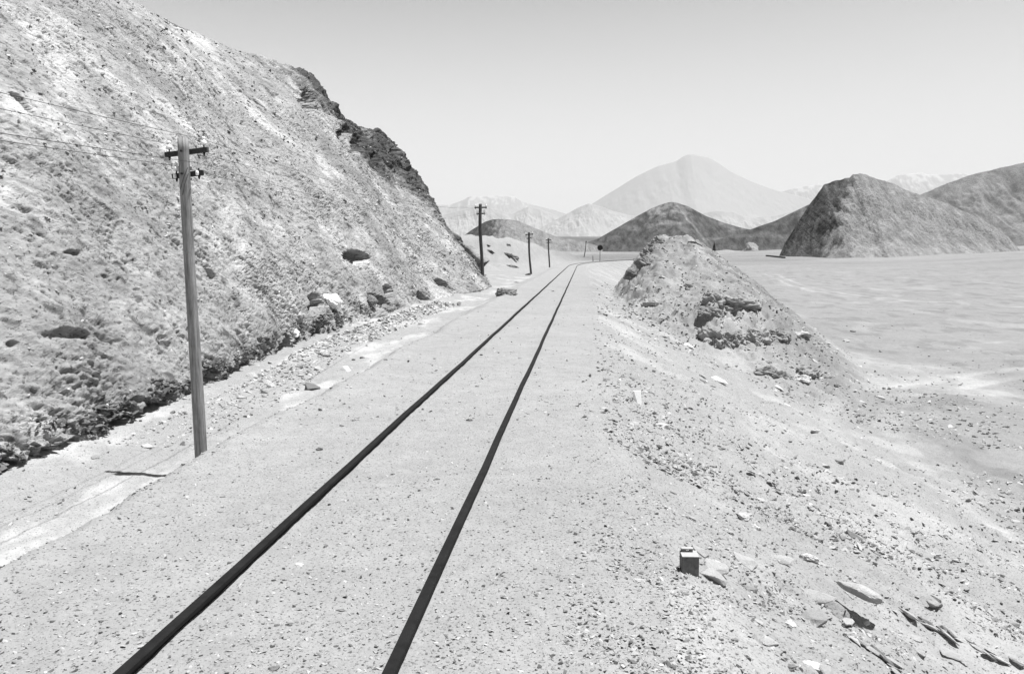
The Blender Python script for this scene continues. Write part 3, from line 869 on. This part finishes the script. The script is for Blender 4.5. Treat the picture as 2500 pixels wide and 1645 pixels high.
# ------------------------------------------------------------------ rocks
def hull_rock(rs, n=14, flat=.6, elong=1.0, jag=.0, subdiv=0):
    bm = bmesh.new()
    for _ in range(n):
        v = Vector((rs.gauss(0, 1), rs.gauss(0, 1), rs.gauss(0, 1))).normalized() * rs.uniform(.8, 1.05)
        bm.verts.new((v.x * elong, v.y, v.z * flat))
    bmesh.ops.convex_hull(bm, input=bm.verts[:])
    for v in [v for v in bm.verts if not v.link_faces]: bm.verts.remove(v)
    if subdiv:
        bmesh.ops.bevel(bm, geom=bm.edges[:], offset=.07, segments=1, affect='EDGES', clamp_overlap=True)
        bmesh.ops.triangulate(bm, faces=bm.faces[:])
        for _ in range(subdiv): bmesh.ops.subdivide_edges(bm, edges=bm.edges[:], cuts=1, use_grid_fill=True)
        bmesh.ops.triangulate(bm, faces=bm.faces[:])
        co = np.array([v.co[:] for v in bm.verts]); off = rs.uniform(0, 50)
        nn = fbm3(co[:, 0] * 1.6 + off, co[:, 1] * 1.6, co[:, 2] * 2.2 + off, 5, 700, gain=.62)
        n3 = np.abs(fbm3(co[:, 0] * 1.3 + off, co[:, 1] * 4, co[:, 2] * 1.3 + off, 3, 720))
        for v, a, b in zip(bm.verts, nn, n3):
            d = v.co.normalized(); v.co += d * (float(a) * jag - float(b) * jag * .8)
    return bm
PROTO = []
for k in range(26):
    rs = random.Random(900 + k)
    bm = hull_rock(rs, rs.randint(8, 13), rs.uniform(.35, .75), rs.uniform(1, 1.7))
    bmesh.ops.triangulate(bm, faces=bm.faces[:])
    bm.verts.index_update()
    PROTO.append((np.array([v.co[:] for v in bm.verts]), np.array([[v.index for v in f.verts] for f in bm.faces]))); bm.free()
def scatter(name, pos, size, tone, label, cat, kindname='stuff', zrot=None, sink=.25, sub=None, mat=None):
    Vs, Fs, Ts = [], [], []; n0 = 0
    n = len(pos); pid = RNG.integers(0, len(PROTO), n)
    for k in range(len(PROTO)):
        idx = np.nonzero(pid == k)[0]
        if not len(idx): continue
        V, F = PROTO[k]
        a = RNG.uniform(0, 2 * math.pi, len(idx)) if zrot is None else zrot[idx] + RNG.normal(0, .5, len(idx))
        tl = RNG.normal(0, .3, (len(idx), 2)); s_ = size[idx]
        ca, sa = np.cos(a), np.sin(a)
        vx, vy, vz = V[:, 0][None], V[:, 1][None], V[:, 2][None]
        x_ = vx * ca[:, None] - vy * sa[:, None]; y_ = vx * sa[:, None] + vy * ca[:, None]
        z_ = vz + x_ * tl[:, :1] + y_ * tl[:, 1:]
        W = np.stack([x_, y_, z_], -1) * s_[:, None, None] + pos[idx][:, None, :]
        W[..., 2] += (s_ * (.45 - sink))[:, None]
        m = V.shape[0]
        Ff = F[None] + (np.arange(len(idx)) * m)[:, None, None] + n0
        n0 += m * len(idx)
        Vs.append(W.reshape(-1, 3)); Fs.append(Ff.reshape(-1, 3)); Ts.append(np.repeat(tone[idx], m))
    o = mesh_np(name, np.vstack(Vs), np.vstack(Fs), mat or M_gravel, smooth=False, attrs={'tone': np.concatenate(Ts)})
    return tag(o, label, cat, kind=kindname)

def sample_polar(n, d0, d1, a0, a1, p=1.0):
    """points spread evenly over the picture's depth"""
    t_ = RNG.random(n) ** p; d = 1 / (1 / d0 + (1 / d1 - 1 / d0) * t_)
    a = RNG.uniform(math.radians(a0), math.radians(a1), n)
    return d * np.sin(a), d * np.cos(a)
# gravel everywhere near
def gravel(n, d0, d1, a0, a1, smin_, smax_, keep, name, label, p=1.0, pw=3.0):
    x, y = sample_polar(n, d0, d1, a0, a1, p)
    m = keep(x, y); x, y = x[m], y[m]
    # clumped
    z = ground(x, y); d = np.hypot(x, y)
    sz_ = smin_ + (smax_ - smin_) * RNG.random(len(x)) ** pw
    tn_ = np.clip(RNG.normal(.45, .09, len(x)), .16, .75)
    dark = RNG.random(len(x)) < .17; tn_[dark] = RNG.uniform(.08, .2, dark.sum())
    return scatter(name, np.stack([x, y, z], -1), sz_, tn_, label, 'gravel')
tr = lambda x, y: x - track_x(y)
clump = lambda x, y, sc_, th: (fbm2(x * sc_, y * sc_, 3, 801) > th)
gravel(26000, 2.6, 14, -40, 35, .003, .012, lambda x, y: (np.abs(tr(x, y)) < 2.0) & (np.abs(np.abs(tr(x, y)) - .53) > .06), 'gravel', 'fine gravel and pebbles strewn over the track bed')
gravel(2500, 8, 60, -40, 35, .010, .03, lambda x, y: (np.abs(tr(x, y)) < 2.0) & (np.abs(np.abs(tr(x, y)) - .53) > .08), 'gravel', 'scattered pebbles along the far track bed')
gravel(60000, 2.6, 9, -2, 35, .003, .016, lambda x, y: (tr(x, y) > 1.2) & (tr(x, y) < 9) & (RNG.random(len(x)) < sst(1.2, 2.6, tr(x, y) + .3 * fbm2(x * 1.3, y * .7, 2, 814)) * .45 + .6 * (fbm2(x * 1.6, y * 1.6, 3, 813) + .1)), 'gravel', 'small angular chips on the embankment slope near the track', pw=3.5)
gravel(42000, 7, 34, -2, 35, .006, .034, lambda x, y: (tr(x, y) > 1.5) & (tr(x, y) < 10) & (RNG.random(len(x)) < .38 + .9 * sst(1.5, 2.3, tr(x, y)) * (fbm2(x * .9, y * .9, 3, 811) + .2)), 'gravel', 'angular rubble covering the embankment slope right of the track', pw=4.5)
gravel(9000, 27, 60, 1.5, 17, .010, .075, lambda x, y: (x > 1.5) & (x < 12) & (RNG.random(len(x)) < .6), 'gravel', 'angular rubble lying all over the mound right of the track', pw=3)
gravel(8000, 22, 70, 1, 30, .012, .07, lambda x, y: (tr(x, y) > 1.5) & (tr(x, y) < 13) & clump(x, y, .6, -.35), 'gravel', 'angular rubble strewn over the mound and upper slope', pw=3.5)
gravel(20000, 9, 90, 8, 36, .010, .055, lambda x, y: (tr(x, y) > 8) & clump(x, y, .25, -.02), 'gravel', 'small stones scattered over the plain', pw=4)
gravel(12000, 4, 60, -42, -4, .004, .022, lambda x, y: (tr(x, y) < -1.8) & (tr(x, y) > -5.2) & ((np.abs(tr(x, y) + 1.85) < .22) | (tr(x, y) < -3.9) | clump(x, y, .8, .25)), 'gravel', 'small stones along the ditch and the foot of the hillside', pw=3)

nv_ok = np.nonzero(vv < 1.0)[0]
ri = RNG.integers(nv_ok[0] + 60, nv_ok[-1], 30000); ci = RNG.integers(180, NU - 60, 30000)
hp_ = hil[ri, ci]; dd_ = np.linalg.norm(hp_, axis=1)
mk = (hp_[:, 1] > 3) & (fbm2(hp_[:, 1] * .8, hp_[:, 2] * 1.2, 3, 881) > -.25)
hp_ = hp_[mk]; dd_ = dd_[mk]
hs = (.006 + .030 * RNG.random(len(hp_)) ** 4) * np.clip(dd_ / 14, .6, 2.2)
ht = np.where(RNG.random(len(hp_)) < .55, RNG.uniform(.16, .34, len(hp_)), RNG.uniform(.45, .8, len(hp_)))
scatter('gravel', hp_, hs, ht, 'loose chips and small dark stones stuck all over the hillside', 'gravel', sink=.3)

rj, cj = np.nonzero((hh_ > -.05) & (hh_ < .50 + .25 * noise2(fy * 1.1, 0 * fy, 44)[None, :]) & (vg < .2) & (Y > 3) & (Y < 24))
pick = RNG.integers(0, len(rj), 11000); fp_ = hil[rj[pick], cj[pick]] + RNG.normal(0, .03, (11000, 3))
fp_ = fp_[fbm2(fp_[:, 1] * .9, fp_[:, 2] * 2, 3, 883) > .02]
scatter('gravel', fp_, .012 + .055 * RNG.random(len(fp_)) ** 3.5, RNG.uniform(.10, .24, len(fp_)), 'crumbled rock toned dark as shade along the undercut foot of the hillside', 'gravel', sink=.35)  # chips coloured dark to stand in for shade in the undercut band
tx_ = RNG.random(5000); ty_ = RNG.uniform(9, 30, 5000); txx = np.interp(ty_, foot[:, 1], foot[:, 0]) + .15 + .9 * tx_ ** 1.8
scatter('gravel', np.stack([txx, ty_, ground(txx, ty_)], -1), (.010 + .045 * RNG.random(5000) ** 4) * np.clip(ty_ / 18, .5, 1.2), np.where(RNG.random(5000) < .25, .2, RNG.uniform(.4, .75, 5000)), 'pale rubble spilled along the foot of the hillside', 'gravel')

# medium stones, each a thing of its own
def stone_obj(name, p, sx_, sy_, sz__, tone, seed, label, cat, group=None, rot=(0, 0, 0), jag=.16, sub=2, flat=1.0, sink=.3):
    rs = random.Random(seed)
    bm = hull_rock(rs, rs.randint(20, 30), 1.0, 1.0, jag, sub)
    for v in bm.verts: v.co = Vector((v.co.x * sx_, v.co.y * sy_, v.co.z * sz__))
    nv = len(bm.verts)
    o = bm_obj(name, bm, M_stone, smooth=False)
    a = o.data.attributes.new('tone', 'FLOAT', 'POINT'); a.data.foreach_set('value', np.full(len(o.data.vertices), tone, dtype=np.float32))
    o.location = Vector(p) + Vector((0, 0, sz__ * (1 - sink * 2) * .6)); o.rotation_euler = rot
    return tag(o, label, cat, group)
# (u, v in photo pixels at its foot, width px, height px, tone, roll, label)
ROCKS = [
    (1617, 1046, 46, 20, .50, .15, 'flat pale slab on the slope just below the white marker stone'),
    (1533, 1043, 30, 14, .42, 0, 'low rounded stone left of the flat pale slab below the white marker stone'),
    (1686, 852, 24, 18, .55, .2, 'bright angular stone on the slope below the cracked boulders'),
    (1596, 753, 36, 18, .42, .05, 'lone rounded boulder on the left foot of the mound'),
    (1541, 744, 16, 10, .3, 0, 'small dark stone left of the lone boulder at the foot of the mound'),
    (1745, 838, 60, 50, .30, .25, 'large split boulder, lowest left of the outcrop below the mound'),
    (1790, 842, 40, 34, .28, -.2, 'dark-fronted boulder right against the large split boulder'),
    (1735, 773, 42, 22, .24, .2, 'dark low boulder above the large split boulder'),
    (1745, 738, 42, 36, .3, .5, 'tilted dark slab at the upper left end of the outcrop'),
    (1805, 762, 84, 34, .32, .1, 'long overhanging ledge of rock at the top of the outcrop'),
    (1852, 838, 58, 40, .34, .35, 'squat boulder in the middle of the outcrop with a shaded front'),
    (1905, 828, 42, 26, .28, .45, 'dark boulder at the right end of the outcrop'),
    (1950, 822, 52, 16, .42, .35, 'thin pale slab trailing down right from the outcrop'),
    (1874, 918, 40, 22, .26, .1, 'dark boulder, left one of the low group on the lower slope'),
    (1902, 925, 44, 20, .30, .2, 'flat-topped rock beside the dark boulder of the low group'),
    (1976, 918, 46, 24, .28, .05, 'dark humped boulder at the right of the low group'),
    (1962, 934, 40, 16, .50, 0, 'pale flat rock in front of the dark humped boulder'),
    (2003, 928, 22, 12, .5, .1, 'small pale rock right of the flat pale one in the low group'),
    (1934, 901, 18, 14, .34, 0, 'upright small rock standing between the two dark boulders of the low group'),
    (1878, 888, 20, 14, .24, 0, 'small dark rock just above the low group'),
    (2046, 945, 22, 14, .24, .2, 'dark broken rock at the edge of the plain right of the low group'),
    (2067, 835, 19, 15, .5, 0, 'pale cubic rock standing alone on the plain'),
    (2084, 811, 16, 8, .16, 0, 'small flat dark rock on the plain above the pale cubic rock'),
    (2024, 842, 22, 12, .4, .5, 'leaning stone on the plain left of the pale cubic rock'),
    (2044, 858, 14, 8, .42, .2, 'small stone below the leaning stone on the plain'),
    (1992, 1057, 24, 14, .52, .1, 'pale wedge-shaped stone with a black underside where slope meets plain'),
    (1820, 1275, 44, 30, .46, .3, 'rough pale rock half bedded in the slope above the concrete stub'),
    (1846, 1294, 30, 18, .52, .3, 'white angular stone touching the rough bedded rock'),
    (1782, 1303, 24, 14, .46, .1, 'flat pale stone between the bedded rock and the concrete stub'),
    (1745, 1378, 36, 18, .48, .2, 'broken pale stones right behind the concrete stub'),
    (1680, 1345, 30, 14, .45, .1, 'thin stone lying behind the concrete stub'),
    (1980, 1372, 56, 34, .52, .7, 'long white slab slanting down the slope right of the concrete stub'),
    (1945, 1345, 30, 20, .32, .3, 'darker cracked stone at the upper end of the long white slab'),
    (1932, 1530, 30, 26, .52, 0, 'round pale stone low on the slope in the lower right'),
    (2112, 1524, 30, 22, .52, 0, 'pale stone at the right end of the dark hollow'),
    (2080, 1560, 34, 40, .48, .5, 'long smooth stone lying just below the dark hollow'),
    (2205, 1602, 34, 46, .50, .3, 'tall oval slab standing out of the slope near the lower right corner'),
    (1988, 1640, 76, 26, .50, .1, 'long flat slab cut by the bottom edge of the photo'),
    (1930, 1640, 34, 26, .2, -.5, 'dark pointed shard left of the long flat slab at the bottom edge'),
    (2462, 1540, 30, 32, .50, .1, 'square pale stone close to the right edge of the photo'),
    (2310, 1228, 26, 14, .52, 0, 'pale stone lying on the smooth plain below the rubble'),
    (2184, 1260, 18, 18, .52, 0, 'upright pale flake on the slope toward the plain'),
    (1640, 1448, 32, 10, .42, 0, 'flat stone with a dark shadow in front of the concrete stub'),
    (1562, 1420, 36, 12, .46, .2, 'low pale stone left of the concrete stub'),
    (1145, 1028, 22, 10, .14, 0, 'dark stone lying between the rails, middle of the photo'),
    (1164, 944, 12, 6, .16, 0, 'small dark stone between the rails beyond the other one'),
    (778, 1100, 20, 16, .13, 0, 'dark pointed stone left of the left rail'),
    (1067, 1172, 18, 10, .2, 0, 'small dark stone between the rails below the middle'),
    (705, 1528, 22, 13, .16, .2, 'dark chipped stone between the rails near the bottom edge'),
    (666, 1450, 16, 9, .48, 0, 'small pale stone between the rails near the bottom'),
    (728, 1382, 34, 7, .55, 0, 'flat white chip between the rails near the bottom'),
    (695, 1338, 22, 6, .4, 0, 'flat stone right beside the left rail'),
    (541, 1215, 16, 8, .25, 0, 'small grey stone left of the left rail below the nearest pole'),
    (545, 1249, 36, 7, .3, 0, 'thin dark-edged flake left of the left rail'),
    (392, 1392, 18, 7, .16, 0, 'small dark stone on the track bed lower left'),
    (830, 1492, 36, 8, .2, 0, 'dark flat stone between the rails near the bottom centre'),
    (668, 1640, 40, 12, .18, 0, 'dark broken stone cut by the bottom edge between the rails'),
    (1350, 712, 8, 6, .2, 0, 'tiny dark stone lying on the far track bed'),
    (1232, 720, 40, 22, .22, .1, 'dark angular rock at the foot of the hillside beside the far track'),
    (1262, 690, 22, 8, .4, .1, 'pale flat rock at the foot of the third pole'),
    (1288, 672, 16, 12, .12, -.5, 'dark rock leaning on the foot of the third pole'),
    (862, 880, 12, 9, .16, 0, 'dark stone in the ditch beyond the nearest pole'),
    (883, 877, 18, 9, .16, 0, 'pair-like dark stone right of the other in the far ditch'),
    (833, 1042, 14, 8, .15, 0, 'small dark stone on the left shoulder of the track'),
    (520, 1106, 12, 9, .14, 0, 'dark round stone at the foot of the nearest pole'),
    (448, 1088, 10, 6, .14, 0, 'small dark stone in the ditch left of the nearest pole'),
]
for i, (u, v, wp, hp, tn_, roll, lab) in enumerate(ROCKS):
    p = hit(u, v); k = p.y / FPX
    gb = 1.6 if (p.y > 15 and wp > 34) else 1.0
    sx_ = wp * k * .52 * gb; sz__ = hp * k * (.62 if gb > 1 else .42) * gb; tn_ = min(.85, tn_ * 1.3); sy_ = .5 * (sx_ + sz__) * random.Random(i).uniform(.8, 1.3)
    big_ = wp > 34 and p.y > 15
    stone_obj('boulder' if sx_ > .25 else 'rock', (p.x, p.y + sy_ * .6, p.z - sz__ * .1), sx_, sy_, sz__, tn_, 3000 + i, lab, 'boulder' if sx_ > .25 else 'rock',
              rot=(0, roll * .45, random.Random(i + 5).uniform(-.4, .4)), jag=.30 if big_ else .22, sub=3 if big_ else 2, sink=.42 if big_ else .3)
p = hit(2078, 1518)
stone_obj('rock', (p.x + .06, p.y + .10, p.z + .13), .20, .12, .05, .5, 3901, 'flat slab roofing the dark hollow in the slope near the lower right', 'rock', rot=(-.25, .35, -.5), jag=.05, sub=2, sink=.3)
for i_, (u_, v_, sx__, hgt, rt, lab_) in enumerate([
    (1612, 594, .8, .45, .55, 'jagged rock crag just under the top of the mound on its left'), (1592, 618, .6, .5, .6, 'dark crag on the upper left flank of the mound'),
    (1580, 642, .8, .45, .5, 'rough crag halfway up the left flank of the mound'), (1550, 674, .7, .35, .4, 'low crag at the left foot of the mound'),
    (1700, 596, .5, .2, .5, 'dark rock lip on the upper right of the mound'),
    (1690, 703, .5, .3, .3, 'cluster of dark rocks in the middle of the mound above the outcrop')]):
    p = hit(u_, v_, 24)
    stone_obj('rock_crag', (p.x, p.y + .3, p.z - .1), sx__, .5, hgt, .34, 3950 + i_, lab_, 'crag', rot=(0, rt, .3), jag=.32, sub=4, sink=.6)
for i_, (u_, v_, wd, hgt, lab_) in enumerate([
    (1232, 621, 3.0, .35, 'long dark rock ledge in the pale bank behind the second pole'), (1252, 628, 2.2, .3, 'shorter dark rock ledge right below the long one in the pale bank'),
    (1192, 613, 1.6, .3, 'dark rock rib right of the second pole in the pale bank'), (1247, 652, 1.8, .35, 'flat dark outcrop at the foot of the bank left of the third pole'),
    (1190, 600, .7, .2, 'small dark rock near the top edge of the pale bank'), (1240, 599, .7, .3, 'round dark rock just below the rim of the pale bank')]):
    p = hit(u_, v_, 40)
    stone_obj('rock_ledge', (p.x, p.y + .5, p.z - .05), wd * .5, .9, hgt, .22, 3980 + i_, lab_, 'rock ledge', rot=(0, .12, .1), jag=.3, sub=3, sink=.5)
# boulders on the hillside
for j_, (u, v, wp, hp, tn_, roll, lab) in enumerate([
    (805, 742, 66, 42, 1.2, .5, 'big white rounded boulder poking out of the hillside above a black hollow'),
    (722, 818, 34, 26, 1.1, .2, 'white boulder low on the hillside above the rubble'),
    (1098, 700, 40, 14, .45, .5, 'long tilted boulder low on the end of the hillside'),
    (905, 745, 50, 34, .3, .5, 'rough grey rock rib standing out of the hillside foot'),
    (870, 620, 30, 14, .35, .2, 'blocky stone in the mouth of the small cave')]):
    l, n_ = hit_hill(u, v)
    if l is None: continue
    k = l.y / FPX
    l = l + n_ * (.5 * hp * k * .5) * (1 if n_.z > 0 else -1)
    stone_obj('boulder', l, wp * k * .5, hp * k * .6, hp * k * .5, tn_, 3300 + j_, lab, 'boulder', rot=(0, roll, 0), jag=.26, sub=3, sink=.5)

# anonymous stones: individually placed, alike
GS = 'loose stones on the embankment slope'
def many(n, d0, d1, a0, a1, s0, s1, keep, group, label, tone0, seed0):
    x, y = sample_polar(n * 6, d0, d1, a0, a1); m = keep(x, y); x, y = x[m][:n], y[m][:n]
    z = ground(x, y)
    for i in range(len(x)):
        rs = random.Random(seed0 + i); r_ = s0 + (s1 - s0) * rs.random() ** 2.2
        proto = STP[rs.randrange(len(STP))]
        o = proto.copy(); COL.objects.link(o)
        o.location = (x[i], y[i], z[i] + r_ * .12)
        o.scale = (r_ * rs.uniform(.9, 1.7), r_ * rs.uniform(.7, 1.2), r_ * rs.uniform(.3, .75))
        o.rotation_euler = (rs.gauss(0, .15), rs.gauss(.25, .2), rs.gauss(-.5, .6))
        tag(o, label, 'stone', group)
STP = []
for k in range(12):
    rs = random.Random(5000 + k); bm = hull_rock(rs, rs.randint(9, 14), .9, 1.0, .10, 1)
    me = bpy.data.meshes.new('stone'); bm.to_mesh(me); bm.free(); me.materials.append(M_stone)
    a = me.attributes.new('tone', 'FLOAT', 'POINT'); a.data.foreach_set('value', np.full(len(me.vertices), [.7, .6, .45, .62, .4, .75, .25, .6, .5, .66, .34, .7][k], dtype=np.float32))
    STP.append(bpy.data.objects.new('stone', me))
many(150, 3.2, 20, 4, 34, .018, .095, lambda x, y: (tr(x, y) > 1.9) & (tr(x, y) < 8) & clump(x, y, .8, -.1), GS, 'loose angular stone among the rubble of the embankment slope', .4, 100)
many(40, 18, 45, 3, 22, .05, .22, lambda x, y: (tr(x, y) > 2.2) & (tr(x, y) < 11), 'loose stones on the mound', 'loose angular stone on the flank of the mound right of the track', .4, 400)
many(28, 12, 60, 12, 34, .04, .12, lambda x, y: (tr(x, y) > 9.5), 'loose stones on the plain', 'loose stone lying on the open plain', .4, 600)
many(45, 14, 36, -30, -6, .04, .16, lambda x, y: (tr(x, y) < -3.2) & (tr(x, y) > -5.0), 'loose stones at the hill foot', 'loose stone in the ditch at the foot of the hillside', .4, 1700)
many(35, 10, 36, -38, -6, .03, .10, lambda x, y: (tr(x, y) < -3.6) & (tr(x, y) > -4.9), 'loose stones at the hill foot', 'loose stone in the ditch at the foot of the hillside', .4, 700)

# broken shale edges showing in the lower right of the slope
def shale(u0, v0, u1, v1, n, s0, s1, label, group, seed):
    for i in range(n):
        rs = random.Random(seed + i); f = (i + rs.uniform(-.3, .3)) / max(n - 1, 1)
        p = hit(u0 + (u1 - u0) * f + rs.uniform(-12, 12), v0 + (v1 - v0) * f + rs.uniform(-7, 7))
        o = STP[rs.randrange(len(STP))].copy(); COL.objects.link(o)
        L_ = rs.uniform(s0, s1)
        o.location = p + Vector((0, 0, .012)); o.scale = (L_, L_ * rs.uniform(.3, .5), L_ * rs.uniform(.14, .26))
        o.rotation_euler = (-rs.uniform(.15, .45), rs.uniform(.25, .5), rs.uniform(-.85, -.45))
        o.name = 'shale_fragment'; tag(o, label, 'shale', group)
shale(2195, 1495, 2500, 1640, 22, .05, .11, 'shaly slab edge in the broken line running down to the lower right corner', 'shale edges in the lower right', 8000)
shale(2085, 1560, 2200, 1645, 10, .05, .10, 'shaly slab edge in the short line below the dark hollow', 'shale edges below the hollow', 8100)
shale(1830, 1150, 1900, 1195, 6, .04, .09, 'shaly slab edge in the upper part of the embankment slope', 'shale edges high on the slope', 8200)
shale(1690, 905, 1740, 950, 5, .06, .12, 'shaly slab edge in the slope between the white marker and the outcrop', 'shale edges near the marker', 8300)

# small pointed rock heap by the far poles
p = at(1832, 589, 470); zb = g1(p.x, 470) - .6
stone_obj('rock_heap', (p.x, 470, zb), 6.2, 5, (p.z - zb) * .98, .36, 83, 'small pointed rock heap beside the far telegraph poles', 'rock', jag=.12, sub=3, sink=.5)

# ------------------------------------------------------------------ haze
m, t, b = new_mat('pale_air'); t.nodes.remove(b)
vol = t.nodes.new('ShaderNodeVolumePrincipled'); vol.inputs['Color'].default_value = (1, 1, 1, 1)
vol.inputs['Density'].default_value = 6e-5; vol.inputs['Anisotropy'].default_value = 0.0
t.links.new(vol.outputs[0], t.nodes['Material Output'].inputs['Volume'])
bm = bmesh.new(); bmesh.ops.create_cube(bm, size=1)
for v in bm.verts: v.co = Vector((v.co.x * 30000, v.co.y * 30000 + 0, (v.co.z + .5) * 1320 - 60))
tag(bm_obj('haze', bm, m), kind='stuff')
